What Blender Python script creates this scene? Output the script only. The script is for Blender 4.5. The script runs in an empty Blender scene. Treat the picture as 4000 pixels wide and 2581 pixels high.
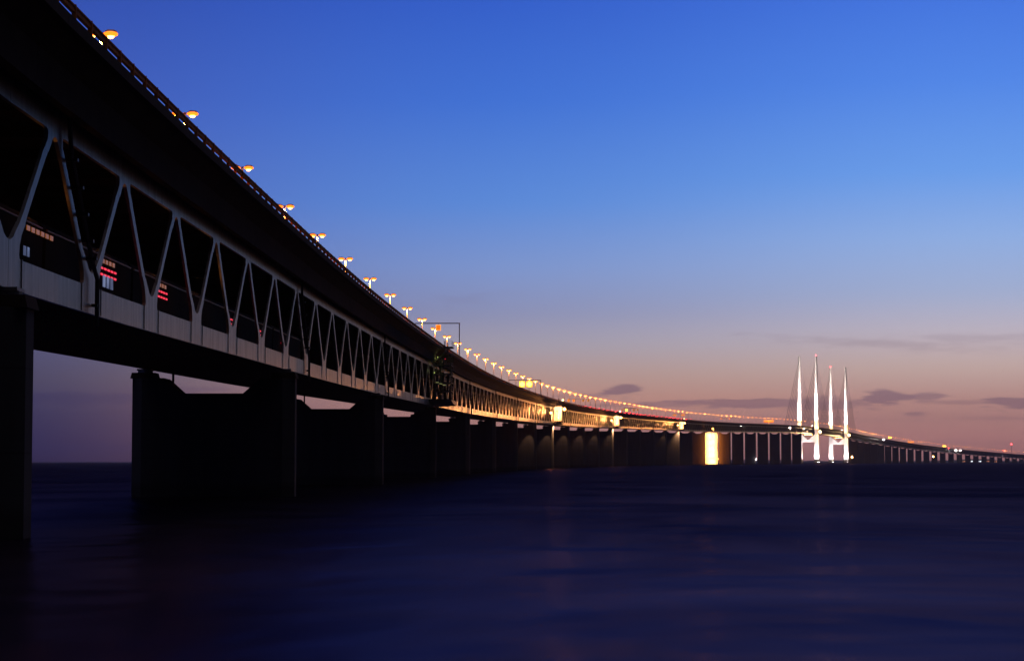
import bpy, math, random
import numpy as np
from mathutils import Vector, Matrix
random.seed(7)
R = math.radians
sc = bpy.context.scene
C = sc.collection

# ------------------------------------------------------------------ camera
FPX, HC = 8128.45, 3.6224
PITCH = math.atan((1803.1 - 1290.5) / FPX)
cd = bpy.data.cameras.new('camera'); cam = bpy.data.objects.new('camera', cd); C.objects.link(cam)
cd.sensor_width = 36.0; cd.sensor_fit = 'HORIZONTAL'; cd.lens = FPX / 4000 * 36
cd.clip_start = 0.5; cd.clip_end = 90000
cam.location = (0, 0, HC); cam.rotation_euler = (R(90) + PITCH, 0, 0)
sc.camera = cam

# ------------------------------------------------------------------ exposure
sc.view_settings.view_transform = 'Standard'; sc.view_settings.look = 'None'
sc.view_settings.exposure = 0; sc.view_settings.gamma = 1
sc.render.engine = 'CYCLES'
sc.cycles.use_denoising = True
sc.cycles.max_bounces = 5; sc.cycles.diffuse_bounces = 2; sc.cycles.glossy_bounces = 3; sc.cycles.transparent_max_bounces = 6
sc.cycles.sample_clamp_indirect = 3.0; sc.cycles.sample_clamp_direct = 0
sc.cycles.use_light_tree = True; sc.cycles.caustics_reflective = False; sc.cycles.caustics_refractive = False

def lin(r, g, b):
    f = lambda c: (c / 255 / 12.92) if c / 255 <= .04045 else ((c / 255 + .055) / 1.055) ** 2.4
    return (f(r), f(g), f(b), 1.0)

# ------------------------------------------------------------------ world: dusk sky
W = bpy.data.worlds.new('World'); sc.world = W; W.use_nodes = True
nt = W.node_tree; N = nt.nodes; L = nt.links
for n in list(N): N.remove(n)
out = N.new('ShaderNodeOutputWorld'); bg = N.new('ShaderNodeBackground'); L.new(bg.outputs[0], out.inputs[0])
tc = N.new('ShaderNodeTexCoord'); sep = N.new('ShaderNodeSeparateXYZ'); L.new(tc.outputs['Generated'], sep.inputs[0])
def M(op, a, b=None, c=None, clamp=False, T=None):
    T = T or nt
    n = T.nodes.new('ShaderNodeMath'); n.operation = op; n.use_clamp = clamp
    for i, v in enumerate((a, b, c)):
        if v is None: continue
        if isinstance(v, (int, float)): n.inputs[i].default_value = v
        else: T.links.new(v, n.inputs[i])
    return n.outputs[0]
def MR(v, a, b, c=0., d=1., smooth=False, T=None):
    T = T or nt
    n = T.nodes.new('ShaderNodeMapRange'); n.interpolation_type = 'SMOOTHSTEP' if smooth else 'LINEAR'
    T.links.new(v, n.inputs[0])
    for i, x in enumerate((a, b, c, d)): n.inputs[i + 1].default_value = x
    return n.outputs[0]
def MIX(f, a, b, T=None, mode='MIX'):
    T = T or nt
    n = T.nodes.new('ShaderNodeMix'); n.data_type = 'RGBA'; n.blend_type = mode
    for i, v in ((0, f), (6, a), (7, b)):
        if isinstance(v, (int, float)): n.inputs[i].default_value = v
        elif isinstance(v, tuple): n.inputs[i].default_value = v
        else: T.links.new(v, n.inputs[i])
    return n.outputs[2]
def RAMP(v, stops, T=None):
    T = T or nt
    n = T.nodes.new('ShaderNodeValToRGB'); T.links.new(v, n.inputs[0]); e = n.color_ramp.elements
    while len(e) > 1: e.remove(e[-1])
    e[0].position = stops[0][0]; e[0].color = stops[0][1]
    for p, c in stops[1:]:
        k = e.new(p); k.color = c
    return n.outputs[0]
z = sep.outputs[2]
az = M('ARCTAN2', sep.outputs[0], sep.outputs[1])            # 0 = +Y, + = to the right
el = M('ARCSINE', z)
zr = M('MULTIPLY', el, 1.0, clamp=True)
YE = lambda y: max(0., (1803 - y) / 8130)
SKY_L = [(YE(1803), lin(38, 30, 72)), (YE(1700), lin(46, 42, 86)), (YE(1600), lin(60, 57, 95)), (YE(1480), lin(80, 76, 105)), (YE(1380), lin(84, 83, 118)),
         (YE(1200), lin(96, 104, 160)), (YE(900), lin(88, 112, 192)), (YE(500), lin(70, 98, 190)), (YE(0), lin(50, 80, 176)), (.28, lin(46, 74, 168)), (.45, lin(16, 24, 62)), (.75, lin(14, 18, 44)), (.9, lin(120, 120, 170)), (1.05,lin(220, 210, 235))]
SKY_M = [(YE(1803), lin(160, 112, 114)), (YE(1700), lin(194, 138, 130)), (YE(1560), lin(208, 154, 138)), (YE(1470), lin(194, 160, 152)), (YE(1350), lin(174, 166, 180)),
         (YE(1220), lin(146, 152, 190)), (YE(1050), lin(130, 155, 212)), (YE(800), lin(94, 142, 222)), (YE(400), lin(66, 116, 216)), (YE(0), lin(52, 96, 204)), (.28, lin(48, 86, 190)), (.45, lin(16, 26, 70)), (.75, lin(14, 18, 44)), (.9, lin(140, 136, 178)), (1.,lin(205, 194, 220))]
SKY_R = [(YE(1803), lin(162, 112, 114)), (YE(1700), lin(196, 138, 134)), (YE(1570), lin(200, 152, 144)), (YE(1440), lin(208, 180, 174)), (YE(1300), lin(198, 188, 202)),
         (YE(1150), lin(168, 182, 218)), (YE(950), lin(148, 180, 234)), (YE(700), lin(110, 162, 240)), (YE(350), lin(84, 138, 236)), (YE(0), lin(68, 118, 226)), (.28, lin(60, 104, 210)), (.45, lin(18, 30, 78)), (.75, lin(14, 18, 44)), (.9, lin(150, 145, 185)), (1.,lin(210, 200, 222))]
# a trace of Nishita twilight sky, added over the ramp colours
nish = N.new('ShaderNodeTexSky'); nish.sky_type = 'NISHITA'; nish.sun_disc = False
nish.sun_elevation = R(-3.0); nish.sun_rotation = R(35)
cl_, cm_, cr_ = RAMP(zr, SKY_L), RAMP(zr, SKY_M), RAMP(zr, SKY_R)
t1 = MR(az, -.25, .02, smooth=True); t2 = MR(az, -.03, .24, smooth=True)
col = MIX(t2, MIX(t1, cl_, cm_), cr_)
# clouds, fixed on the dome by azimuth and elevation
cv = N.new('ShaderNodeCombineXYZ'); L.new(M('MULTIPLY', az, 60.), cv.inputs[0]); L.new(M('MULTIPLY', el, 400.), cv.inputs[1])
nz = N.new('ShaderNodeTexNoise'); nz.inputs['Scale'].default_value = 1.0; nz.inputs['Detail'].default_value = 5; nz.inputs['Roughness'].default_value = .55; L.new(cv.outputs[0], nz.inputs[0])
wob = M('SUBTRACT', nz.outputs[0], .5)
def cloud(px, py, rx, ry, amt, soft=.8, tilt=0.):
    a0, e0 = math.atan((px - 2000) / 8130), (1803 - py) / 8130
    dx = M('DIVIDE', M('SUBTRACT', az, a0), rx / 8130)
    dy = M('DIVIDE', M('SUBTRACT', M('SUBTRACT', el, e0), M('MULTIPLY', M('SUBTRACT', az, a0), tilt)), ry / 8130)
    d = M('ADD', M('MULTIPLY', dx, dx), M('MULTIPLY', dy, dy))
    d = M('SQRT', d)
    d = M('ADD', d, M('MULTIPLY', wob, 2.6))
    return M('MULTIPLY', MR(d, 1.15, 1.15 - soft * 1.15, smooth=True), amt * .8)
CL = [(2430, 1528, 85, 24, .8, .6), (2300, 1546, 170, 10, .4, .8), (2560, 1582, 300, 11, .5, .6), (2950, 1576, 330, 20, .65, .45), (3200, 1580, 230, 28, .55, .5), (3470, 1558, 110, 27, .75, .5),
      (3620, 1556, 75, 22, .6, .6), (3760, 1577, 190, 12, .35, .7), (3950, 1578, 130, 24, .7, .5), (3575, 1620, 50, 12, .5, .7), (3450, 1350, 560, 26, .26, 1., -.06), (3850, 1335, 420, 24, .2, 1., -.02),
      (1850, 1165, 200, 26, .10, .9, .08), (2950, 1640, 900, 16, .14, .9), (3900, 1640, 180, 10, .25, .9), (300, 1560, 420, 26, .35, .7), (300, 1750, 500, 30, .2, .9), (3000, 1730, 1400, 14, .12, .9), (700, 1525, 220, 20, .25, .8)]
mask = None
for c in CL:
    m_ = cloud(*c)
    mask = m_ if mask is None else M('MAXIMUM', mask, m_)
col = MIX(mask, col, MIX(t1, lin(46, 42, 92), lin(118, 92, 116)))
# the dome darkens away from the afterglow (the afterglow lies ahead and to the right)
vd = N.new('ShaderNodeVectorMath'); vd.operation = 'DOT_PRODUCT'; L.new(tc.outputs['Generated'], vd.inputs[0]); vd.inputs[1].default_value = (.64, .77, 0)
away = M('MAXIMUM', MR(vd.outputs['Value'], .45, -.25, 1., .22, smooth=True), MR(el, .8, 1.2, 0., .9, smooth=True))
colv = MIX(1.0, col, away, mode='MULTIPLY')
lowr = M('MULTIPLY', MR(az, .245, .34, 0., .95, smooth=True), MR(el, 1.2, .85, 0., 1., smooth=True))
colv = MIX(1.0, colv, M('SUBTRACT', 1., lowr), mode='MULTIPLY')
add = N.new('ShaderNodeMix'); add.data_type = 'RGBA'; add.blend_type = 'ADD'; add.inputs[0].default_value = .003
L.new(colv, add.inputs[6]); L.new(nish.outputs[0], add.inputs[7])
L.new(add.outputs[2], bg.inputs[0]); bg.inputs[1].default_value = 1.0

# ------------------------------------------------------------------ materials
MATS = {}
def mat(name, color, rough=.6, metal=0., emit=None, strength=0., noise=None, bump=0., streak=False, spec=.5):
    if name in MATS: return MATS[name]
    m = bpy.data.materials.new(name); m.use_nodes = True; T = m.node_tree; b = T.nodes['Principled BSDF']
    b.inputs['Base Color'].default_value = (*color, 1); b.inputs['Roughness'].default_value = rough; b.inputs['Metallic'].default_value = metal
    b.inputs['Specular IOR Level'].default_value = spec
    if noise:
        sc_, lo, hi = noise
        t = T.nodes.new('ShaderNodeTexCoord'); mp = T.nodes.new('ShaderNodeMapping')
        T.links.new(t.outputs['Object'], mp.inputs[0])
        mp.inputs['Scale'].default_value = (sc_, sc_, sc_ * (.12 if streak else 1.))
        n = T.nodes.new('ShaderNodeTexNoise'); n.inputs['Scale'].default_value = 1.; n.inputs['Detail'].default_value = 6; T.links.new(mp.outputs[0], n.inputs[0])
        n2 = T.nodes.new('ShaderNodeTexNoise'); n2.inputs['Scale'].default_value = sc_ * .17; n2.inputs['Detail'].default_value = 3; T.links.new(t.outputs['Object'], n2.inputs[0])
        v = M('ADD', M('MULTIPLY', n.outputs[0], .65, T=T), M('MULTIPLY', n2.outputs[0], .35, T=T), T=T)
        f = MR(v, .36, .64, lo, hi, T=T)
        c = MIX(1., (*color, 1), f, T=T, mode='MULTIPLY'); T.links.new(c, b.inputs['Base Color'])
        if bump:
            bp = T.nodes.new('ShaderNodeBump'); bp.inputs['Strength'].default_value = bump; bp.inputs['Distance'].default_value = .05
            T.links.new(n.outputs[0], bp.inputs['Height']); T.links.new(bp.outputs[0], b.inputs['Normal'])
    if emit:
        b.inputs['Emission Color'].default_value = (*emit, 1); b.inputs['Emission Strength'].default_value = strength
    MATS[name] = m; return m
STEEL = mat('painted_steel', (.42, .40, .39), .38, .0, noise=(1.8, .5, 1.16), streak=True, bump=.05)
DSTEEL = mat('dark_steel', (.05, .05, .055), .5, .3, noise=(2., .7, 1.1))
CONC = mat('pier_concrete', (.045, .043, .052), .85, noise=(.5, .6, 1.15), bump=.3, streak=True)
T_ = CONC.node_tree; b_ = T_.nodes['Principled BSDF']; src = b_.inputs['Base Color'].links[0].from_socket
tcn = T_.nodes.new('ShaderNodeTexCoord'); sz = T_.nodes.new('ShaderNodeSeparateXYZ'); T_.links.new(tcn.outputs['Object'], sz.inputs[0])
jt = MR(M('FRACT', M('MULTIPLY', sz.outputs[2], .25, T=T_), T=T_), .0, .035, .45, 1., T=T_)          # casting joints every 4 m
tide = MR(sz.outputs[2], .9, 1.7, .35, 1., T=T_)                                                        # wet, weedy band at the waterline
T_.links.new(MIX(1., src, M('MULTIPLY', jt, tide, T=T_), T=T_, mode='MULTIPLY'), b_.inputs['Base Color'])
SOFF = mat('deck_concrete', (.060, .040, .032), .95, spec=.15, noise=(.5, .7, 1.1), bump=.2)
ASPH = mat('asphalt', (.12, .115, .11), .9, noise=(1., .8, 1.1))
RAIL = mat('galvanised_rail', (.34, .33, .32), .5, .2, noise=(3., .8, 1.1)); ORAIL = mat('glow_orange_rail', (.74, .24, .05), .8, 0., spec=.15, noise=(1.5, .6, 1.15))  # orange rail: lamp glow and glare painted into its colour
BLACK = mat('black_pipe', (.015, .015, .016), .5)
POLE = mat('lamp_pole_steel', (.42, .40, .37), .4, .2, noise=(3., .8, 1.1))
WHITE = mat('white_board', (.75, .75, .75), .5, noise=(4., .9, 1.05))
PYLON = mat('pylon_concrete', (.50, .49, .49), .75, noise=(.25, .75, 1.1), streak=True)
CABLE = mat('cable_black', (.05, .04, .05), .5)
SHEET = mat('white_sheeting', (.80, .78, .74), .7, noise=(.9, .85, 1.05), bump=.5)
GLARE = mat('orange_glare_disc', (.8, .3, .05), .4, emit=(1., .17, .008), strength=2.8)  # oversized glowing disc, imitates orange glare around the bulb
BULB = mat('sodium_bulb', (.9, .8, .6), .3, emit=(1., .34, .05), strength=20)
SODIUM = mat('sodium_lamp_glass', (.9, .8, .6), .3, emit=(1., .27, .03), strength=12)
FLOODG = mat('flood_lamp_glass', (.9, .9, .8), .3, emit=(1., .42, .08), strength=14)
WHITEG = mat('white_flood_glass', (.9, .9, .9), .3, emit=(1., .86, .80), strength=260)
WARMG = mat('warm_lamp_glass', (.9, .8, .6), .3, emit=(1., .45, .12), strength=60)
YELG = mat('yellow_signal_glass', (.9, .7, .1), .3, emit=(1., .46, .035), strength=12)
REDG = mat('red_lamp_glass', (.6, .02, .02), .3, emit=(1., .04, .05), strength=30)
REDT = mat('train_marker_red', (.6, .02, .02), .3, emit=(1., .02, .05), strength=.95)
ORW = mat('train_orange_window', (.3, .12, .03), .3, emit=(.55, .16, .02), strength=.30)
PALEW = mat('train_skyglow_window', (.2, .22, .3), .1, emit=(.16, .2, .40), strength=.30)  # glow stands in for sky seen through the train windows
ORPAN = mat('orange_sign_face', (.8, .25, .04), .5, emit=(1., .20, .01), strength=.9)
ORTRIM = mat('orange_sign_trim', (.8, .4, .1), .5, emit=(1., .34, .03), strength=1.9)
GREENG = mat('green_work_lamp', (.7, .9, .3), .3, emit=(.6, .6, .25), strength=.35)
CARP = mat('car_paint', (.06, .06, .07), .3, .3, noise=(2., .9, 1.1)); CARG = mat('car_glass', (.01, .01, .012), .1); TYRE = mat('tyre_rubber', (.02, .02, .02), .8)
WALLM = mat('sky_block_panel', (.012, .010, .010), 1., spec=0.); TRAINP = mat('train_paint', (.018, .016, .015), .9, spec=.1, noise=(1., .8, 1.1)); TRUST = mat('train_orange_stripe', (.2, .08, .02), .5, emit=(.45, .12, .01), strength=.0)
LAND = mat('far_land', (.03, .035, .04), .9, noise=(.01, .7, 1.2)); WALL = mat('harbour_wall', (.3, .28, .27), .8, noise=(.3, .8, 1.1))

# ------------------------------------------------------------------ bridge axis
SK = [-200, 0, 100, 250, 500, 900, 1400, 2000, 2700, 3500, 4300, 5100, 6200, 7600, 9000]
KAP = [0.8633, 0.89, 1.1946, 0.6555, 0.8703, 0.7696, 0.8171, 0.7423, 0.9393, 0.2473, -0.1744, 0.6919, 0.7384, -0.0924, -0.09]
ZK = np.array([-120, -20, 60, 150, 300, 500, 800, 1300, 2000, 2800, 3600, 4200, 4700, 5400, 6200, 7600.])
ZV = np.array([12.122, 11.899, 12.871, 13.901, 15.822, 18.148, 21.776, 27.654, 36.45, 44.997, 54.423, 56.516, 52.618, 45.315, 34.569, 17.499])
S_ = np.arange(-220, 9000, 5.)
def cub(xk, yk, x):
    n = len(xk); h = np.diff(xk); A = np.zeros((n, n)); b = np.zeros(n); A[0, 0] = A[-1, -1] = 1
    for i in range(1, n - 1):
        A[i, i-1] = h[i-1]; A[i, i] = 2 * (h[i-1] + h[i]); A[i, i+1] = h[i]; b[i] = 6 * ((yk[i+1]-yk[i]) / h[i] - (yk[i]-yk[i-1]) / h[i-1])
    m = np.linalg.solve(A, b); j = np.clip(np.searchsorted(xk, x) - 1, 0, n - 2); t = x - xk[j]; hh = h[j]; u = xk[j+1] - x
    return m[j]*u**3/(6*hh) + m[j+1]*t**3/(6*hh) + (yk[j]/hh - m[j]*hh/6)*u + (yk[j+1]/hh - m[j+1]*hh/6)*t
kap = np.interp(S_, SK, KAP) * 1e-4; i0 = 44
TH = np.cumsum(kap) * 5; TH = TH - TH[i0] - .00215
XX = np.cumsum(np.sin(TH)) * 5; YY = np.cumsum(np.cos(TH)) * 5
XX = XX - XX[i0] - 24.27162; YY = YY - YY[i0] + 119.16772
ZZ = np.where(S_ < 7600, cub(ZK, ZV, np.minimum(S_, 7600)), 17.499 - (S_ - 7600) * .0085)
ZZ = np.where(S_ < -20, 11.95, ZZ)
def axis(s): return float(np.interp(s, S_, XX)), float(np.interp(s, S_, YY)), float(np.interp(s, S_, ZZ)), float(np.interp(s, S_, TH))
def P(s, u, h=0., zabs=None):
    x, y, zz, t = axis(s)
    return Vector((x - u * math.cos(t), y + u * math.sin(t), zz + h if zabs is None else zabs))
def TD(s): return axis(s)[3]
WT = 14.7; UC = WT / 2            # far truss plane, centre line (u is measured leftwards from the near truss)

# ------------------------------------------------------------------ mesh and object helpers
class MB:
    def __init__(self): self.v = []; self.f = []
    def add(self, vs, fs):
        k = len(self.v); self.v += [tuple(p) for p in vs]; self.f += [tuple(i + k for i in f) for f in fs]; return self
    def hexa(self, a, b):           # two 4-rings
        return self.add(list(a) + list(b), [(3,2,1,0), (4,5,6,7), (0,1,5,4), (1,2,6,5), (2,3,7,6), (3,0,4,7)])
    def box(self, c, s, rz=0., M_=None):
        x, y, zz = s[0]/2, s[1]/2, s[2]/2; c = Vector(c)
        pts = [Vector((a*x, b*y, d*zz)) for d in (-1, 1) for a, b in ((-1,-1), (1,-1), (1,1), (-1,1))]
        if M_: pts = [M_ @ p for p in pts]
        elif rz: m = Matrix.Rotation(rz, 3, 'Z'); pts = [m @ p for p in pts]
        return self.hexa([p + c for p in pts[:4]], [p + c for p in pts[4:]])
    def bar(self, p0, p1, w, d=None):
        p0, p1 = Vector(p0), Vector(p1); a = (p1 - p0); l = a.length; d = d or w
        if l < 1e-6: return self
        q = a.to_track_quat('Y', 'Z').to_matrix()
        return self.box((p0 + p1) / 2, (w, l, d), M_=q)
    def tube(self, p0, p1, r0, r1=None, n=8):
        p0, p1 = Vector(p0), Vector(p1); r1 = r0 if r1 is None else r1; q = (p1 - p0).to_track_quat('Z', 'Y').to_matrix()
        ring = lambda p, r: [p + q @ Vector((r*math.cos(2*math.pi*i/n), r*math.sin(2*math.pi*i/n), 0)) for i in range(n)]
        return self.add(ring(p0, r0) + ring(p1, r1), [(i, (i+1) % n, n+(i+1) % n, n+i) for i in range(n)] + [tuple(range(n))[::-1], tuple(range(n, 2*n))])
    def prism(self, a, b):          # two matching rings (lists) -> closed solid
        n = len(a); return self.add(list(a) + list(b), [(i, (i+1) % n, n+(i+1) % n, n+i) for i in range(n)] + [tuple(range(n))[::-1], tuple(range(n, 2*n))])
    def loft(self, rings):
        n = len(rings[0]); k = len(rings); vs = [p for r in rings for p in r]
        fs = [(j*n+i, j*n+(i+1) % n, (j+1)*n+(i+1) % n, (j+1)*n+i) for j in range(k-1) for i in range(n)]
        return self.add(vs, fs + [tuple(range(n))[::-1], tuple(range((k-1)*n, k*n))])
    def ball(self, c, r, n=8, m=5, sz=1.):
        rings = []
        for j in range(m + 1):
            a = math.pi * (j + .02) / (m + .04) - math.pi/2
            rings.append([Vector(c) + Vector((r*math.cos(a)*math.cos(2*math.pi*i/n), r*math.cos(a)*math.sin(2*math.pi*i/n), r*sz*math.sin(a))) for i in range(n)])
        return self.loft(rings)
    def build(self, name, m, parent=None, origin=None, loc=None):
        o3 = Vector(origin) if origin is not None else Vector((0, 0, 0))
        me = bpy.data.meshes.new(name); me.from_pydata([tuple(Vector(p) - o3) for p in self.v], [], self.f)
        me.materials.append(m); me.update()
        import bmesh
        b = bmesh.new(); b.from_mesh(me); bmesh.ops.recalc_face_normals(b, faces=b.faces); b.to_mesh(me); b.free()
        o = bpy.data.objects.new(name, me); C.objects.link(o)
        if parent is not None: o.parent = parent
        elif origin is not None: o.location = o3
        return o
def tag(o, label=None, cat=None, group=None, kind=None):
    for k, v in (('label', label), ('category', cat), ('group', group), ('kind', kind)):
        if v: o[k] = v
    return o
def empty(name, loc, rz=0., label=None, cat=None, group=None):
    o = bpy.data.objects.new(name, None); C.objects.link(o); o.location = loc; o.rotation_euler = (0, 0, rz); o.empty_display_size = .2
    return tag(o, label, cat, group)
KIDS = {}
def copy_tree(o, parent=None):
    c = o.copy(); C.objects.link(c)
    if parent is not None: c.parent = parent
    for ch in list(o.children): copy_tree(ch, c)
    return c
ONES = 'zeroth first second third fourth fifth sixth seventh eighth ninth tenth eleventh twelfth thirteenth fourteenth fifteenth sixteenth seventeenth eighteenth nineteenth'.split()
TENS = {20: ('twentieth', 'twenty'), 30: ('thirtieth', 'thirty'), 40: ('fortieth', 'forty'), 50: ('fiftieth', 'fifty'), 60: ('sixtieth', 'sixty'), 70: ('seventieth', 'seventy'), 80: ('eightieth', 'eighty'), 90: ('ninetieth', 'ninety')}
def ordw(n):
    if n < 20: return ONES[n]
    if n >= 100: return 'hundredth' if n == 100 else 'hundred and ' + ordw(n - 100)
    t = n // 10 * 10
    return TENS[t][0] if n == t else TENS[t][1] + '-' + ONES[n - t]
def point_light(name, loc, power, color, radius, parent=None):
    l = bpy.data.lights.new(name, 'POINT'); l.energy = power; l.color = color; l.shadow_soft_size = radius
    o = bpy.data.objects.new(name, l); C.objects.link(o); o.location = loc
    if parent is not None: o.parent = parent
    return o
def spot_light(name, loc, target, power, color, size, radius=.5, parent=None, pw=None):
    l = bpy.data.lights.new(name, 'SPOT'); l.energy = power; l.color = color; l.shadow_soft_size = radius; l.spot_size = size; l.spot_blend = .6
    o = bpy.data.objects.new(name, l); C.objects.link(o); o.location = loc
    o.rotation_euler = (Vector(target) - Vector(loc)).to_track_quat('-Z', 'Y').to_euler()
    if parent is not None: o.parent = parent
    return o

# ------------------------------------------------------------------ water and far land
def water_mat():
    m = bpy.data.materials.new('sea_water'); m.use_nodes = True; T = m.node_tree
    for n in list(T.nodes): T.nodes.remove(n)
    out = T.nodes.new('ShaderNodeOutputMaterial'); ad = T.nodes.new('ShaderNodeAddShader'); df = T.nodes.new('ShaderNodeBsdfDiffuse'); gl = T.nodes.new('ShaderNodeBsdfGlossy')
    df.inputs[0].default_value = (.0004, .0004, .0025, 1); gl.inputs['Roughness'].default_value = .27
    gg = T.nodes.new('ShaderNodeNewGeometry'); dt = T.nodes.new('ShaderNodeVectorMath'); dt.operation = 'DOT_PRODUCT'; dt.inputs[1].default_value = (0, 0, 1); T.links.new(gg.outputs['Incoming'], dt.inputs[0])
    # reflection tint painted darker at glancing view angles, to darken the far sea
    T.links.new(MIX(MR(dt.outputs['Value'], 0., .06, T=T, smooth=True), (.022, .015, .027, 1), (.092, .064, .104, 1), T=T), gl.inputs['Color'])
    # wind patches: ruffled and slick areas of the sea mirror the sky differently
    mp = T.nodes.new('ShaderNodeMapping'); mp.inputs['Scale'].default_value = (.034, .017, 1); mp.inputs['Rotation'].default_value = (0, 0, R(-12)); T.links.new(gg.outputs['Position'], mp.inputs[0])
    wn = T.nodes.new('ShaderNodeTexNoise'); wn.inputs['Detail'].default_value = 5; wn.inputs['Scale'].default_value = 1; wn.inputs['Roughness'].default_value = .6; wn.inputs['Distortion'].default_value = .8; T.links.new(mp.outputs[0], wn.inputs[0])
    lk = gl.inputs['Color'].links[0]; src = lk.from_socket
    T.links.new(MIX(1., src, MIX(MR(wn.outputs[0], .36, .64, T=T), (.55, .60, .72, 1), (1.5, 1.45, 1.32, 1), T=T), T=T, mode='MULTIPLY'), gl.inputs['Color'])
    T.links.new(df.outputs[0], ad.inputs[0]); T.links.new(gl.outputs[0], ad.inputs[1]); T.links.new(ad.outputs[0], out.inputs[0])
    g = T.nodes.new('ShaderNodeNewGeometry'); hs = []
    for (sx, sy, amp, det) in ((.035, .022, .42, 3), (.10, .055, .34, 2), (.3, .16, .04, 2)):
        mp = T.nodes.new('ShaderNodeMapping'); mp.inputs['Scale'].default_value = (sx, sy, 1); mp.inputs['Rotation'].default_value = (0, 0, R(14)); T.links.new(g.outputs['Position'], mp.inputs[0])
        n = T.nodes.new('ShaderNodeTexNoise'); n.inputs['Scale'].default_value = 1; n.inputs['Detail'].default_value = det; n.inputs['Distortion'].default_value = .2; T.links.new(mp.outputs[0], n.inputs[0])
        hs.append(M('MULTIPLY', n.outputs[0], amp, T=T))
    h = M('ADD', M('ADD', hs[0], hs[1], T=T), hs[2], T=T)
    bp = T.nodes.new('ShaderNodeBump'); bp.inputs['Strength'].default_value = 1.; bp.inputs['Distance'].default_value = 2.2
    T.links.new(h, bp.inputs['Height']); T.links.new(bp.outputs[0], gl.inputs['Normal'])
    return m
mb = MB(); ys = [-400, 0, 200, 1000, 5000, 20000, 60000]
for a, b_ in zip(ys[:-1], ys[1:]):
    mb.add([(-30000, a, 0), (30000, a, 0), (30000, b_, 0), (-30000, b_, 0)], [(0, 1, 2, 3)])
w = mb.build('water', water_mat()); tag(w, kind='structure')
# low far shore beyond the high bridge
mb = MB(); n = 220; x0, x1 = 900, 4200; Yf = 11500; rng = random.Random(3); hh = 10.
for layer in range(1):
    top = []
    for i in range(n + 1):
        hh += rng.uniform(-2.2, 2.2); hh = min(15, max(7, hh)); top.append(hh + (rng.random() < .06) * rng.uniform(2, 6))
    for i in range(n):
        xa, xb = x0 + (x1-x0)*i/n, x0 + (x1-x0)*(i+1)/n
        mb.hexa([(xa, Yf, -1), (xb, Yf, -1), (xb, Yf+300, -1), (xa, Yf+300, -1)], [(xa, Yf+60, top[i]), (xb, Yf+60, top[i+1]), (xb, Yf+300, top[i+1]), (xa, Yf+300, top[i])])
tag(mb.build('far_shore_land', LAND), kind='structure')
def at_px(px, py_z, Y):       # a point at depth Y under picture column px
    return Vector(((px - 2000) / FPX * Y, Y, py_z))

# ------------------------------------------------------------------ truss spans
PIERS = [-140, -20, 100, 220] + [360 + 140 * i for i in range(25)]     # ... 3720
S1, S2 = 3880., 4370.
WEST = [4530, 4671] + [4671 + 140 * i for i in range(1, 29)]
def gusset_bottom(s, a, b):
    """chord with its gussets from node s-10 to s+10, clipped to [a,b]"""
    half = [(2.5, 1.57), (2.28, 1.62), (2.16, 1.8), (2.28, 2.3), (2.62, 2.8), (2.87+.56, 3.45), (2.87-.56, 3.45), (1.5, 2.95), (.9, 2.55), (.45, 2.41), (0, 2.37)]
    r = [(s + x, h) for x, h in half]; l = [(s - x, h) for x, h in half[:-1]][::-1]
    return [(a, 0), (b, 0), (b, 1.57)] + r + l + [(a, 1.57)]
def gusset_top(s, a, b):
    half = [(2.1, 8.98), (1.85, 8.93), (1.74, 8.76), (1.86, 8.4), (2.17+.54, 7.75), (2.17-.54, 7.75), (.95, 8.3), (.6, 8.6), (.3, 8.72), (0, 8.76)]
    r = [(s + x, h) for x, h in half]; l = [(s - x, h) for x, h in half[:-1]][::-1]
    return [(a, 10.3), (b, 10.3), (b, 8.98)] + r + l + [(a, 8.98)]
def plate(mb, poly, u0, u1):
    mb.prism([P(s, u0, h) for s, h in poly], [P(s, u1, h) for s, h in poly])
def truss_mesh(mb, sa, sb, uc, simple=False):
    nb = int(round((sb - sa) / 20)); st = (sb - sa) / nb; t = .11
    for k in range(nb + 1):
        s = sa + st * k
        a, b = max(sa, s - st/2), min(sb, s + st/2)
        if k in (0, nb):
            sg = 1 if k == 0 else -1
            half = [(2.5, 1.57), (2.28, 1.62), (2.16, 1.8), (2.28, 2.3), (2.62, 2.8), (2.87+.56, 3.45), (2.87-.56, 3.45), (1.5, 2.95), (.9, 2.55), (.45, 2.41), (0, 2.37)]
            poly = [(s, 0), (s + sg*st/2, 0), (s + sg*st/2, 1.57)] + [(s + sg*x, h) for x, h in half]
            plate(mb, poly, uc - t, uc + t)
        else:
            plate(mb, gusset_bottom(s, a, b), uc - t, uc + t)
    for k in range(nb):
        s = sa + st * (k + .5)
        plate(mb, gusset_top(s, s - st/2, s + st/2), uc - t, uc + t)
        for sg in (-1, 1):
            x0, x1 = s + sg*(-10), 0
            n0 = s + sg*st/2      # bottom node
            # diagonal from node n0 at h=3.45 to apex at h=7.75
            tt = t - .02
            c0 = n0 - sg*2.87; c1 = s + sg*2.17
            wm = .52 if sg == 1 else .46
            c_m = (c0 + c1) / 2
            poly = [(c0 - .56, 3.44), (c0 + .56, 3.44), (c0 + (c1-c0)*.12 + wm, 3.44 + .12*4.32), (c1 - (c1-c0)*.12 + wm, 7.76 - .12*4.32), (c1 + .54, 7.76), (c1 - .54, 7.76), (c1 - (c1-c0)*.12 - wm, 7.76 - .12*4.32), (c0 + (c1-c0)*.12 - wm, 3.44 + .12*4.32)]
            plate(mb, poly, uc - tt, uc + tt)
UF, HF = -2.85, 12.72
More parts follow.
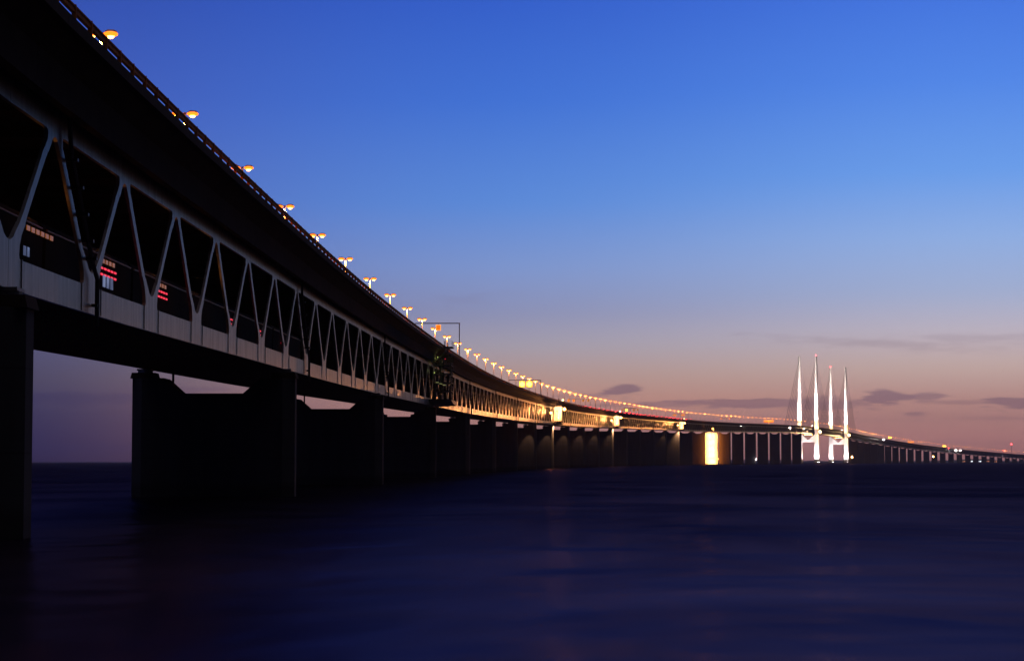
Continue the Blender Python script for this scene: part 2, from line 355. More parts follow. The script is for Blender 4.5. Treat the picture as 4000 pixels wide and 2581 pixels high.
def sweep(mb, sect, sa, sb, step):
    n = max(1, int(math.ceil((sb - sa) / step)))
    mb.loft([[P(sa + (sb-sa)*i/n, u, h) for u, h in sect] for i in range(n + 1)])
def span(idx, sa, sb, label, group, near):
    o0 = P(sa, UC, zabs=0); root = empty('bridge_span', o0, 0, label, 'bridge span', group)
    ga, gb = sa + .03, sb - .03
    for uc in (0, WT):
        m = MB(); truss_mesh(m, ga, gb, uc)
        if near and uc == 0:
            nb = int(round((sb - sa) / 20))
            for k in range(nb + 1):                 # welded seams and bolted cover plates on the chord
                for d in (-2.75, 2.75):
                    s = sa + 20*k + d
                    if sa < s < sb: m.prism([P(s-.06, -.11, .05), P(s+.06, -.11, .05), P(s+.06, -.16, .05), P(s-.06, -.16, .05)], [P(s-.06, -.11, 1.6), P(s+.06, -.11, 1.6), P(s+.06, -.16, 1.6), P(s-.06, -.16, 1.6)])
        t = m.build('truss', STEEL, root, o0)
    # road deck with cantilevered edges and edge beams
    m = MB(); wd = WT
    sect = [(UF, HF), (UF, HF + .62), (UF + .4, HF + .62), (UF + .4, HF + .45), (wd - UF - .4, HF + .45), (wd - UF - .4, HF + .62), (wd - UF, HF + .62), (wd - UF, HF), (wd - UF - .45, HF),
            (wd + .35, 10.85), (wd + .35, 10.3), (wd - .35, 10.3), (wd - 1.2, 11.6), (1.2, 11.6), (.35, 10.3), (-.35, 10.3), (-.35, 10.85), (UF + .45, HF)]
    sweep(m, sect, ga, gb, 20 if near else 70); d = m.build('road_deck', SOFF, root, o0)
    m = MB(); sweep(m, [(UF + .42, HF + .46), (wd - UF - .42, HF + .46), (wd - UF - .42, HF + .49), (UF + .42, HF + .49)], ga, gb, 20 if near else 70); m.build('asphalt', ASPH, root, o0)
    m = MB(); sweep(m, [(-1.35, 9.8), (-.85, 9.8), (-.85, 11.35), (-1.35, 11.75)], ga, gb, 20 if near else 70); m.build('shade_beam', SOFF, root, o0)  # added beam that blocks sky light from the top chord
    # rail deck: trough between the trusses
    m = MB(); sweep(m, [(.22, .04), (.22, 1.45), (.5, 1.45), (.5, .7), (wd - .5, .7), (wd - .5, 1.45), (wd - .22, 1.45), (wd - .22, .04)], ga, gb, 20 if near else 70)
    w_ = MB(); sweep(w_, [(WT - .55, 1.46), (WT - .40, 1.46), (WT - .40, 10.2), (WT - .55, 10.2)], ga, gb, 20 if near else 70); w_.build('sky_block_wall', WALLM, root, o0)  # added dark wall, blocks the sky behind the truss bays
    if near:
        for k in range(int((sb - sa) / 10)):
            s = sa + 5 + 10*k; m.prism([P(s-.3, 1.2, 10.9), P(s+.3, 1.2, 10.9), P(s+.3, wd-1.2, 10.9), P(s-.3, wd-1.2, 10.9)], [P(s-.3, 1.2, 11.58), P(s+.3, 1.2, 11.58), P(s+.3, wd-1.2, 11.58), P(s-.3, wd-1.2, 11.58)])
    m.build('rail_deck', SOFF, root, o0)
    # parapets
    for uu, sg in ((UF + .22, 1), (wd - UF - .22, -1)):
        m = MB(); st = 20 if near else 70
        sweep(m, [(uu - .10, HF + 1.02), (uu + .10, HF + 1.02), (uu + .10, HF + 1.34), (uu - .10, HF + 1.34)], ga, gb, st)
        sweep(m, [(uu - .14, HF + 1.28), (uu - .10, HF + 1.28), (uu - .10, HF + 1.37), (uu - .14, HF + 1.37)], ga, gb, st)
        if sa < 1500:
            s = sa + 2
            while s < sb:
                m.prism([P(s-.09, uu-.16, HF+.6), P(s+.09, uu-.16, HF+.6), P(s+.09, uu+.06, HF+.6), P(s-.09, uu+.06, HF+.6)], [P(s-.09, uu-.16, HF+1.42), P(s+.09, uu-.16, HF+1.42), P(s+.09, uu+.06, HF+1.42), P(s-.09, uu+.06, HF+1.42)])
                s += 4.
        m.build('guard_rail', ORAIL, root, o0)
    # drain pipe one bay beyond the pier
    if sb - sa >= 119 and sa < 2600:
        s = sa + 20; m = MB(); r = .13
        pts = [P(s - 8.0, -.2, 10.6), P(s - 8.0, -.42, 10.1), P(s - 7.4, -.42, 8.2), P(s - 1.4, -.42, 2.9), P(s + .1, -.42, 2.0), P(s + .1, -.42, -.7)]
        for a, b in zip(pts[:-1], pts[1:]): m.tube(a, b, r, n=8)
        pipe = m.build('drain_pipe', BLACK, root, o0)
        if near:
            for q in (.05, .3, .55, .8, .97):
                c = pts[2].lerp(pts[3], q); MB().box(c, (.62, .36, .18), -TD(s)).build('clamp', BLACK, pipe, o0)
            MB().box(P(s + .1, -.33, .5), (.36, .6, .16), -TD(s)).build('clamp', BLACK, pipe, o0)
    if near and sa >= -20 and sb <= 700:
        MB().box(P(sb - 3.4, -.28, 2.1), (.06, .7, 1.15), -TD(sb)).build('marker_board', WHITE, root, o0)
    return root
k = 0
NEARS = {0: 'span leaving the picture above the cut-off pier at the left edge', 1: 'truss span over the tall gap of open water between the two nearest piers', 2: 'truss span above the second pier and its dark notch'}
for sa, sb in zip(PIERS[:-1], PIERS[1:]):
    lab = ('grey steel ' + NEARS[k]) if k in NEARS else f'{ordw(k+1)} truss span of the approach, counted from the left edge to the pylons'
    span(k, sa, sb, lab, 'truss spans of the near approach', sb <= 800); k += 1
span(90, 3720, S1, 'long side span running up to the nearer pair of pylons', 'truss spans of the cable-stayed section', False)
span(91, S1, S2, 'main span hung between the two pairs of floodlit pylons', 'truss spans of the cable-stayed section', False)
span(92, S2, 4530, 'long side span falling away just behind the farther pair of pylons', 'truss spans of the cable-stayed section', False)
k = 0
for sa, sb in zip(WEST[:-1], WEST[1:]):
    span(100 + k, sa, sb, f'{ordw(k+1)} small dark truss span beyond the pylons, counting towards the right edge', 'truss spans beyond the pylons', False); k += 1

# ------------------------------------------------------------------ piers
def pier(s, label, group, style, t=4.):
    ua, ub, c = -1.2, WT + 1.2, 1.2; zt = axis(s)[2] - 1.0; zn = zt - 1.6
    if style == 'slope': prof = [(ua, zt), (2.3, zt), (4.1, zn), (WT - 4.1, zn), (WT - 2.3, zt), (ub, zt)]
    elif style == 'step': prof = [(ua, zt), (2.9, zt), (2.95, zt - .5), (3.7, zt - .55), (3.75, zt - 1.1), (4.5, zt - 1.1), (4.55, zn), (WT - 4.55, zn), (WT - 4.5, zt - 1.1), (WT - 3.75, zt - 1.1), (WT - 3.7, zt - .55), (WT - 2.95, zt - .5), (WT - 2.9, zt), (ub, zt)]
    o0 = P(s, UC, zabs=0); root = empty('bridge_pier', o0, 0, label, 'bridge pier', group)
    m = MB(); zb = -6.
    # outline in (u, s): chamfered corners, split into columns that follow the top profile
    us = sorted(set([round(p[0], 3) for p in prof] + [ua, ua + c, ub - c, ub]))
    zf = lambda u: float(np.interp(u, [p[0] for p in prof], [p[1] for p in prof]))
    half = lambda u: t/2 - max(0, c - (u - ua), c - (ub - u))
    def ringat(u): hf = half(u); return [P(s - hf, u, zabs=zb), P(s + hf, u, zabs=zb), P(s + hf, u, zabs=zf(u)), P(s - hf, u, zabs=zf(u))]
    m.loft([ringat(u) for u in us]); m.build('shaft', CONC, root, o0)
    for u in (0, WT):
        b = MB(); g = WT - u if u else 0
        b.prism([P(s - 1.3, u - 1.35, zabs=zt), P(s + 1.3, u - 1.35, zabs=zt), P(s + 1.3, u + 1.35, zabs=zt), P(s - 1.3, u + 1.35, zabs=zt)], [P(s - 1.2, u - 1.2, zabs=zt + .6), P(s + 1.2, u - 1.2, zabs=zt + .6), P(s + 1.2, u + 1.2, zabs=zt + .6), P(s - 1.2, u + 1.2, zabs=zt + .6)])
        b.build('plinth', SOFF, root, o0)
        b = MB(); b.tube(P(s, u, zabs=zt + .6), P(s, u, zabs=zt + .83), .8, n=16); b.box(P(s, u, zabs=zt + .915), (1.5, 1.7, .17), -TD(s)); b.build('bearing', RAIL, root, o0)
    if s in (920, 1060, 1200, 1340, 1480, 1620, 2180, 2320):      # small floods under the truss washing down the shaft
        a_ = P(s - 5.2, 1.2, -.9); b_ = P(s - 2, 4.6, zabs=zt - 20)
        fx = MB().box(a_, (.5, .5, .4), -TD(s)).build('down_light', DSTEEL, root, o0)
        sl = spot_light('pier_wash_light', a_ - Vector((0, 0, .4)), b_, 3800, (1., .52, .26), R(52), .2, root); sl.location = Vector(sl.location) - o0
    if s in (100, 220):
        for u, a, b_ in ((4.2, .2, 1.6), (5.0, 1.0, 1.0)): pass
        MB().bar(P(s - 1.5, WT - 3.2, zabs=zt - .8), P(s - 1.5, WT - 3.2, zabs=zt + .9), .22).build('marker_post', BLACK, root, o0)
    return root
PL = {-20: 'dark concrete pier cut off by the left edge of the picture', 100: 'broad black pier with a notched top, right of the open gap of water'}
for i, s in enumerate(PIERS[1:]):
    st = 'slope' if i < 3 or i > 11 else 'step'
    lab = PL.get(s) or f'dark concrete pier, {ordw(i+1)} from the left edge on the near approach'
    if s == 3720: lab = 'wide dark pier standing just left of the floodlit pylons'
    if i == 20: lab = 'pier hidden behind the blazing orange sheeted scaffold'
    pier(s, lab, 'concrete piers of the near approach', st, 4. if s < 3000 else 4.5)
for i, s in enumerate(WEST):
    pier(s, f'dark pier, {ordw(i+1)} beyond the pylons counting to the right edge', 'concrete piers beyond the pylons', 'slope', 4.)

# ------------------------------------------------------------------ pylons with harp cables
def leg_rings(s, u, zbot, ztop, seg=14):
    rings = []
    for i in range(seg + 1):
        q = i / seg; zz = zbot + (ztop - zbot) * q
        wu = 10.0 - 2.8*min(1, q/.3) - 4.2*max(0, (q-.3)/.7); ws = 10.5 - 3.2*q; ch = .25*wu
        if i == seg: wu *= .8
        base = [(-ws/2, -wu/2 + ch), (-ws/2 + ch, -wu/2), (ws/2 - ch, -wu/2), (ws/2, -wu/2 + ch), (ws/2, wu/2), (-ws/2, wu/2)]
        rings.append([P(s + a, u + b, zabs=zz) for a, b in base])
    return rings
def pylon(s, label, k):
    o0 = P(s, UC, zabs=0); root = empty('pylon', o0, 0, label, 'bridge pylon', 'pylons of the cable-stayed bridge')
    HT = 203.5; zb = axis(s)[2]
    for sg in (-1, 1):
        u = UC + sg * 16
        m = MB(); m.loft(leg_rings(s, u, -4, HT)); leg = m.build('tower_leg', PYLON, root, o0)
        m = MB(); m.loft([[P(s + a*f, u + b*f, zabs=zz) for a, b in ((-8, -6.5), (8, -6.5), (9.5, 0), (8, 6.5), (-8, 6.5), (-9.5, 0))] for zz, f in ((-3, 1.), (1.6, 1.), (2.2, .96))]); m.build('footing', CONC, root, o0)
        # cables, both directions
        for dr in (-1, 1):
            m = MB()
            for j in range(10):
                hz = zb + 26 + 13*j; ds = 30 + 20.5*j
                m.tube(P(s, u, zabs=hz), P(s + dr*ds, u - sg*1.0, 10.6), .27, n=5)
            m.build('stay_cable', CABLE, root, o0)
        if sg == -1 and k == 0 or k == 1 and sg == 1:
            MB().ball(P(s, u, zabs=HT + 1.2), .9).build('beacon_lamp', REDG, root, o0)
    # crossbeam with haunched corners under the deck
    m = MB(); a = 5.2
    prof = [(UC - 14, zb - 15.5), (UC + 14, zb - 15.5), (UC + 14, zb - 2.5), (UC + 9.5, zb - 2.6), (UC + 1.2, zb - 11.2), (UC - 1.2, zb - 11.2), (UC - 9.5, zb - 2.6), (UC - 14, zb - 2.5)]
    m.prism([P(s - a, u, zabs=h) for u, h in prof], [P(s + a, u, zabs=h) for u, h in prof]); m.build('crossbeam', PYLON, root, o0)
    m = MB(); m.prism([P(s - a + 1, u, zabs=zb - 4.2) for u in (-2, WT + 2)] + [P(s + a - 1, u, zabs=zb - 4.2) for u in (WT + 2, -2)], [P(s - a + 1, u, zabs=zb - .1) for u in (-2, WT + 2)] + [P(s + a - 1, u, zabs=zb - .1) for u in (WT + 2, -2)])
    m.build('bearing_beam', SOFF, root, o0)
    # flood lamp clusters: real fixtures with spots in them
    pw = (1., .80, .78)
    for sg in (-1, 1):
        u = UC + sg * 16
        for (ds, du, zz, tz, e, ang, col_) in ((-30, -9, zb + 13, 110, 2.6e6, 62, pw), (-26, 7, zb + 13.5, 155, 3.2e6, 46, (1., .84, .72)), (-24, -6, 3.2, 34, 3.6e5, 80, pw), (-26, -2, zb + 12, zb + 25, 1.6e5, 80, (1., .62, .25))):
            p = P(s + ds, u + du, zabs=zz)
            if zz > 20: p = P(s + ds, (UF - .7) if sg < 0 else (WT - UF + .7), zabs=zb + 14.4)
            fx = MB().box(p - Vector((0, 0, .35)), (.9, .7, .5), -TD(s)).build('flood_lamp', DSTEEL, root, o0)
            MB().box(p + Vector((0, 0, .02)), (.75, .55, .12), -TD(s)).build('lamp_glass', WHITEG, fx, o0)
            if zz < 20: MB().tube(Vector((p.x, p.y, -2)), p - Vector((0, 0, .6)), .5, n=8).build('lamp_post', DSTEEL, root, o0)
            sp = spot_light('flood_beam', p + Vector((0, 0, .5)), P(s, u, zabs=tz), e, col_, R(ang), .4); sp.parent = root; sp.location = Vector(sp.location) - o0
    # bright deck-level flood bank beside the right leg
    q = P(s - 6, UC - 16 - 6.2, zabs=zb + (4.0))
    bk = MB().box(q, (3.2, 1.0, 3.2), -TD(s)).build('flood_bank', DSTEEL, root, o0)
    MB().ball(q + Vector((0, -1.0, 0)), 2.3).build('lamp_glass', FLOODG, bk, o0)
    MB().bar(q, P(s - 3, UC - 16 - 3, zabs=zb + 4.0), .5).build('bracket', DSTEEL, bk, o0)
    pl = point_light('flood_bank_light', q + Vector((1, -3.5, 0)), 1.0e5, (1., .6, .25), 1.2, root); pl.location = Vector(pl.location) - o0
    # work lights along the crossbeam top
    for j in range(8):
        u = UC - 7 + j*1.9
        MB().ball(P(s - a - .5, u, zabs=zb - 1.6), .42).build('work_lamp', WARMG, root, o0)
    return root
pylon(S1, 'nearer pair of white floodlit pylon legs joined by a crossbeam', 0)
pylon(S2, 'farther, slightly shorter-looking pair of floodlit pylon legs', 1)

# ------------------------------------------------------------------ street lamps along the median
def lamp_s(n):
    n -= 8; kk = n % 3; j = n // 3; ph = -.519
    if j >= 0: return 360 + 140*j + 140*(kk + ph)/3
    if j == -1: return 220 + 140*(kk + ph)/3 if kk else 220 - 120*.519/3
    return 220 + 120*(j + 1) + 120*(kk + ph)/3
HD, HL = HF + .47, 23.9
def lamp_proto(kind):
    r = empty('street_lamp', (0, 0, 0))
    hp = HL - HD
    if kind == 'single' or kind == 'dim':
        MB().tube((0, 0, 0), (0, 0, hp - .1), .16, .10, 10).build('pole', POLE, r)
    else:
        for x in (-.42, .42): MB().tube((x, 0, 0), (x * .35, 0, hp - .1), .10, .08, 8).build('pole', POLE, r)
        for h in (1.6, 4.4, 7.2): MB().box((0, 0, h), (1.0 - h * .05, .1, .1)).build('rung', POLE, r)
    MB().tube((0, 0, 0), (0, 0, .5), .26, .22, 10).build('base', POLE, r)
    MB().loft([[(x, y, zz) for x, y in ((-.09, -.07), (.09, -.07), (.09, .07), (-.09, .07))] for zz in (hp - .3, hp + .12)]).build('collar', POLE, r)
    for sg in (-1, 1):
        a = MB().bar((0, 0, hp - .02), (sg*.5, 0, hp + .14), .09).build('arm', POLE, r)
        m = MB(); m.loft([[(sg*(.32 + x), y*wd, hp + .1 + zz) for x, y, zz in ((q*1.15, -1, 0), (q*1.15, 1, 0), (q*1.15, .7, hgt), (q*1.15, -.7, hgt))] for q, wd, hgt in ((0, .14, .1), (.2, .24, .2), (.6, .24, .18), (.78, .12, .08))])
        hd = m.build('lamp_head', POLE, r)
        m = MB()
        if not (kind == 'dim' and sg == 1):
            m.loft([[(sg*(.42 + q), y*wd, hp + .09 + zz) for y, zz in ((-1, 0), (1, 0), (.6, -dp), (-.6, -dp))] for q, wd, dp in ((0, .12, .06), (.12, .22, .26), (.48, .22, .26), (.62, .12, .06))])
            m.build('lamp_glass', SODIUM, hd)
            MB().ball((sg*.74, 0, hp - .10), .31, 10, 6).build('bulb', BULB, hd)
            MB().ball((sg*.74, 0, hp - .04), .58, 12, 5, .34).build('glare_disc', GLARE, hd)
    spot_light('sodium_light', (0, -.3, hp - .35), (0, -.3, 0), 13000, (1., .26, .035), R(136), .2, r)
    return r
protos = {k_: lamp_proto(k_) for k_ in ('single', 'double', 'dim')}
used = set(); n = -1; cnt = 0
while True:
    s = lamp_s(n)
    if s > 8500: break
    kind = 'double' if n in (14, 26, 36, 46, 58) else ('dim' if n in (45, 67) else 'single')
    if s > 3 and not any(abs(s - q) < 5 for q in (S1, S2)):
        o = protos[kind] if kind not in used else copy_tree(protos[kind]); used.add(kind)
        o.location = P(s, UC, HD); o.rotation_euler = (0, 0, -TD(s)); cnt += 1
        typ = {'single': 'double-headed sodium street lamp', 'double': 'double-legged street lamp with rungs', 'dim': 'street lamp with only one lit head'}[kind]
        tag(o, f'{typ}, {ordw(cnt)} along the bridge from the left edge', 'street lamp', 'sodium lamps along the middle of the bridge deck')
    n += 1

# ------------------------------------------------------------------ sign gantries
def px_x(s, u): p = P(s, u, 20); return 2000 + FPX * p.x / p.y
def u_at(s, px):
    p0, p1 = px_x(s, 0), px_x(s, 10); return (px - p0) / (p1 - p0) * 10
def s_for_px(px, u=0.):
    lo, hi = 0., 8000.
    for _ in range(50):
        mid = (lo + hi) / 2
        if px_x(mid, u) < px: lo = mid
        else: hi = mid
    return lo
def gantry(s, posts, u0, u1, h, signs, label, kind, beamw=.35, m=POLE):
    o0 = P(s, UC, HD); rz = -TD(s); root = empty('sign_gantry', o0, rz, label, 'sign gantry', 'gantries over the carriageway')
    lx = lambda u: UC - u
    for u in posts: MB().box((lx(u), 0, (h - HD)/2), (beamw, beamw, h - HD)).build('post', m, root)
    MB().box((lx((u0+u1)/2), 0, h - HD + beamw/2), (abs(u1 - u0), beamw, beamw)).build('beam', m, root)
    for (u, w_, ht, km) in signs:
        zc = h - HD - ht/2 - .35
        bx = MB().box((lx(u), -.15, zc), (w_, .3, ht)).build('sign_panel', DSTEEL if km != 'orange' else ORPAN, root)
        if km == 'signal':
            MB().box((lx(u), -.33, zc), (w_*.96, .06, ht*.96)).build('signal_glare', mat('amber_signal_glare', (.8, .4, .05), .5, emit=(1., .36, .012), strength=3.2), bx); MB().tube((lx(u), -.30, zc), (lx(u), -.46, zc), w_*.42, n=16).build('signal_lamp', YELG, bx)  # orange face glows in place of glare round the signal lamp
        elif km == 'orange':
            f = MB(); 
            for dx, dz, a_, b_ in ((0, ht/2, w_ + .1, .1), (0, -ht/2, w_ + .1, .1), (-w_/2, 0, .1, ht), (w_/2, 0, .1, ht)): f.box((lx(u) + dx, -.34, zc + dz), (a_, .06, b_))
            f.build('frame', ORTRIM, bx)
        elif km == 'white':
            f = MB()
            for dx, dz, a_, b_ in ((0, ht*.4, w_*.8, .14), (0, -ht*.4, w_*.8, .14), (-w_*.4, 0, .14, ht*.8), (w_*.4, 0, .14, ht*.8)): f.box((lx(u) + dx, -.33, zc + dz), (a_, .05, b_))
            f.build('lit_border', ORTRIM, bx)
        MB().box((lx(u), 0, h - HD - .2), (.12, .12, .5)).build('hanger', m, root)
    return root
s = s_for_px(1794, UF + .3); gantry(s, (UF + .3,), UF + .1, 9.2, 22.6, [(u_at(s, 1712), 1.2, 1.4, 'orange')], 'tall orange-lit gantry with one orange sign, nearest of all gantries', 0, .24)
s = s_for_px(2111, UF + .3); gantry(s, (UF + .3,), UF + .1, u_at(s, 1987), 21.2, [(u_at(s, 2040), 3.0, 3.0, 'signal'), (u_at(s, 2068), 3.0, 3.0, 'signal')], 'gantry carrying two glaring yellow square signals', 0, .3)
s = s_for_px(2325, UF + .3); gantry(s, (UF + .3,), UF + .1, WT - UF, 20.8, [(u_at(s, 2221), 1.4, 1.6, 'orange'), (u_at(s, 2241), 1.4, 1.6, 'orange'), (u_at(s, 2278), 1.4, 1.6, 'white'), (u_at(s, 2298), 1.4, 1.6, 'white')], 'thin dark gantry with two orange and two pale signs, past the yellow signals', 0, .25)
s = s_for_px(2461, UC); uc = UC; gantry(s, (uc,), u_at(s, 2436), u_at(s, 2486), 19.4, [(u_at(s, 2433), 1.6, 1.7, 'white'), (u_at(s, 2447), 2.1, 2.1, 'signal'), (u_at(s, 2476), 2.0, 2.0, 'white'), (u_at(s, 2490), 1.5, 1.6, 'white')], 'bright T-shaped median gantry with four sign boxes above the red tail lights', 0, .6)
s = s_for_px(2690, UF + .3); gantry(s, (UF + .3, uc), UF + .1, WT - UF, 20.3, [(u_at(s, 2632), 2., 1.6, 'orange'), (u_at(s, 2638), 2., 1.6, 'orange'), (u_at(s, 2664), 2., 1.6, 'orange'), (u_at(s, 2671), 2., 1.6, 'orange')], 'double gantry with dull orange signs over the third floodlit scaffold', 0, .3)
s = s_for_px(2866, UF + .3); gantry(s, (UF + .3, uc), UF + .1, WT - UF, 20.3, [(u_at(s, 2817), 2.6, 1.2, 'orange'), (u_at(s, 2849), 1.2, 1.2, 'orange')], 'faint thin gantry right of the blazing sheeted pier', 0, .3)
s = s_for_px(3002, UC); gantry(s, (uc,), uc - 8.5, uc + 8.5, 19.2, [(uc + 4.5, 7, 2.2, 'orange'), (uc - 4.5, 7, 2.2, 'orange')], 'orange T-shaped gantry just left of the first pylon', 0, 1.0, ORTRIM)
s = 5230.; gantry(s, (UF + .3,), UF + .1, WT - UF, 19.6, [(u_at(s, 3471), 4.2, 4.2, 'signal'), (u_at(s, 3477), 4.2, 4.2, 'signal')], 'gantry with a pair of glowing signals, first beyond the pylons', 0, .3)
s = 5800.; gantry(s, (uc,), uc - 9, uc + 9, 19.0, [(uc + 5, 7, 2., 'orange'), (uc - 5, 7, 2., 'orange')], 'small orange T-shaped gantry beyond the pylons', 0, .9, ORTRIM)
s = 6290.; gantry(s, (UF + .3,), UF + .1, WT - UF, 19.6, [(u_at(s, 3683), 4.0, 4.0, 'signal'), (u_at(s, 3689), 4.0, 4.0, 'signal')], 'gantry with a pair of glowing signals, farther of the two beyond the pylons', 0, .3)

# ------------------------------------------------------------------ service scaffolds hung beside the truss
def scaffold(s, label, lit, k):
    o0 = P(s, 0, 0); rz = -TD(s); root = empty('service_scaffold', o0, rz, label, 'scaffold', 'scaffolds hung on the right side of the bridge')
    # local frame: x to the right (outwards), y along the bridge, z up from the chord bottom
    mtl = DSTEEL
    xs, ysl = (.7, 2.5, 4.6), (-4., 0., 4.)
    for x in xs:
        for y in ysl:
            MB().box((x, y, 6.0), (.14, .14, 10.6)).build('post', mtl, root)
    for i, h in enumerate((1.2, 3.3, 5.2, 7.2, 9.2, 11.2)):
        MB().box((2.65, 0, h), (4.3, 8.4, .12)).build('platform', mtl, root)
        m = MB()
        for y in (-4.1, 4.1): m.box((2.65, y, h + 1.0), (4.2, .06, .07)).box((2.65, y, h + .55), (4.2, .05, .05))
        m.box((4.75, 0, h + 1.0), (.06, 8.2, .07)).box((4.75, 0, h + .55), (.05, 8.2, .05)); m.build('guard_rail', mtl, root)
        if i < 5: MB().bar((2.0, -3 + 6*(i % 2), h), (2.0, 3 - 6*(i % 2), h + 2), .5, .08).build('stair', mtl, root)
    m = MB()
    for y in (-4.15, 4.15): m.bar((.7, y, 1.3), (4.6, y, 5.2), .09).bar((4.6, y, 5.2), (.7, y, 9.2), .09)
    m.build('brace', mtl, root)
    # boat-shaped carrier beam under the scaffold
    m = MB(); m.loft([[(x, y, zz) for x, zz in ((.3, 1.1), (.3, 1.1 - d), (5.4, 1.1 - d*.8), (5.4, 1.1))] for y, d in ((-14, .25), (-8, 1.0), (5, 1.3), (9, .3))]); m.build('carrier_beam', DSTEEL, root)
    # hooked outrigger up to the deck edge
    for y in (-5.5, 5.5): MB().bar((.5, y, 9.6), (3.4, y, 11.9), .2).bar((3.4, y, 11.9), (3.4, y, 14.6), .2).build('outrigger', mtl, root)
    m = MB(); m.box((3.9, 0, 13.4), (2.2, 8, .12))
    for h in (13.9, 14.3, 14.7): m.box((4.95, 0, h), (.05, 8, .05)); m.box((3.9, -4, h), (2.1, .05, .05))
    for y in (-4, 0, 4): m.box((4.95, y, 14.05), (.07, .07, 1.4))
    m.build('deck_landing', mtl, root)
    if not lit:
        MB().box((4.65, -4.3, 10.4), (1.6, .1, 1.3)).build('control_cabin', SOFF, root)
        MB().ball((1.0, -5.2, 7.4), .16).build('work_lamp', GREENG, root); l = point_light('work_light', (.9, -6.5, 7.8), 30, (.75, .85, .25), .2, root)
        MB().ball((1.8, -6.0, 10.9), .14).build('work_lamp', GREENG, root); l = point_light('work_light', (1.6, -7.0, 10.6), 30, (.75, .85, .25), .2, root)
        m = MB()
        for i in range(3): m.box((1.6 + i*.8, -4.3, 4.6 - .3*i + .6), (.7, .08, .12))
        m.build('light_bar', GREENG, root)
        MB().ball((3.4, -4.4, 10.6), .1).build('beacon_lamp', REDT, root)
    else:
        MB().box((2.75, -4.5, 6.0), (4.2, .16, 8.2)).build('sheeting', SHEET, root)
        MB().box((4.98, 0, 6.0), (.14, 8.6, 8.2)).build('sheeting', SHEET, root)
        E = 1.0
        for (x, y, h, r_, pw_, c_) in ((-.9 + 0, -9.0, 6.3, .85, 15000, (1., .38, .13)), (6.6, -3.5, 8.6, 1.15, 3000, (1., .46, .16)), (5.6, 0, 13.9, .55, 1000, (1., .8, .75)), (3.2, -6.2, 3.6, .5, 1500, (1., .46, .16))):
            fx = MB().box((x, y + .25, h), (r_*1.1, .3, r_*1.1)).build('flood_lamp', DSTEEL, root)
            MB().ball((x, y - .15, h), r_*.75).build('lamp_glass', FLOODG, fx)
            if x > 5: MB().bar((x, y + .3, h - .2), (4.9, y + .3 if abs(y) > 3 else y, h - .8), .15).build('lamp_arm', DSTEEL, root)
            elif x < 0: MB().bar((x, y + .3, h), (.7, -4., h), .15).build('lamp_arm', DSTEEL, root)
            point_light('flood_light', (x, y - 1.6 - r_, h), pw_*E, c_, .5, root)
        # lamps that rake back over the truss towards the camera and down on the piers
        spot_light('truss_flood_light', (3.6, -22, 7.), (.4, -240., 2.), 480000*E, (1., .35, .10), R(8), .6, root)
        fx = MB().box((3.6, -21.6, 7.), (.8, .3, .8)).build('flood_lamp', DSTEEL, root)
        MB().bar((3.6, -21.5, 7.), (3.6, -13, 1.0), .18).build('lamp_arm', DSTEEL, root)
        spot = spot_light('pier_flood_light', (2.2, -16, -.6), (-2., 2., -22.), 52000*E, (1., .50, .20), R(95), .3, root)
        MB().box((2.2, -16, -.2), (.7, .7, .4)).build('flood_lamp', DSTEEL, root)
        MB().bar((2.2, -16, 0), (2.4, -12, .9), .15).build('lamp_arm', DSTEEL, root)
    return root
scaffold(s_for_px(1728, -2.5), 'unlit dark service scaffold of platforms and stairs beside the truss', False, 0)
scaffold(s_for_px(2179, -2.6), 'floodlit white-sheeted scaffold, nearest and largest of the three glowing ones', True, 1)
scaffold(s_for_px(2408, -2.6), 'floodlit white-sheeted scaffold, middle one of the three glowing ones', True, 2)
scaffold(s_for_px(2662, -2.6), 'floodlit white-sheeted scaffold, smallest and farthest of the three glowing ones', True, 3)

# ------------------------------------------------------------------ sheeted pier, lit by sodium floods
sp_ = PIERS[21]
o0 = P(sp_, UC, zabs=0); root = empty('sheeted_scaffold', o0, -TD(sp_), 'blazing orange-white sheeting wrapped round one pier down to the water', 'sheeted scaffold')
m = MB(); zt = axis(sp_)[2] - 1.1; nseg = 26; rng = random.Random(5)
rings = []
for i in range(nseg + 1):
    q = i / nseg; zz = .6 + (zt - .6) * q
    bl = .35*math.sin(q*9) + rng.uniform(-.18, .18); x1_ = 8.7 + bl - 1.0*max(0, q - .93)/.07*.9; x0_ = -8.6 + .25*math.sin(q*7 + 1)
    rings.append([(x0_, -2.7, zz), (0, -2.85 + bl*.3, zz), (x1_, -2.7, zz), (x1_, 2.7, zz), (x0_, 2.7, zz)])
m.loft(rings); m.build('sheeting', SHEET, root)
for x in (-8.4, 8.6):
    MB().box((x, -3.4, zt/2), (.16, .16, zt)).build('scaffold_post', DSTEEL, root)
for j in range(5):
    for x in (-2.8, 2.8):
        h = 3.5 + j*(zt - 4)/4.4
        fx = MB().box((x, -7.6, h), (.5, .5, .5)).build('flood_lamp', DSTEEL, root)
        MB().bar((x, -7.4, h), (x, -2.8, h + .6), .12).build('lamp_arm', DSTEEL, root)
        point_light('sodium_flood_light', (x, -6.9, h), 7500, (1., .46, .13), .4, root)
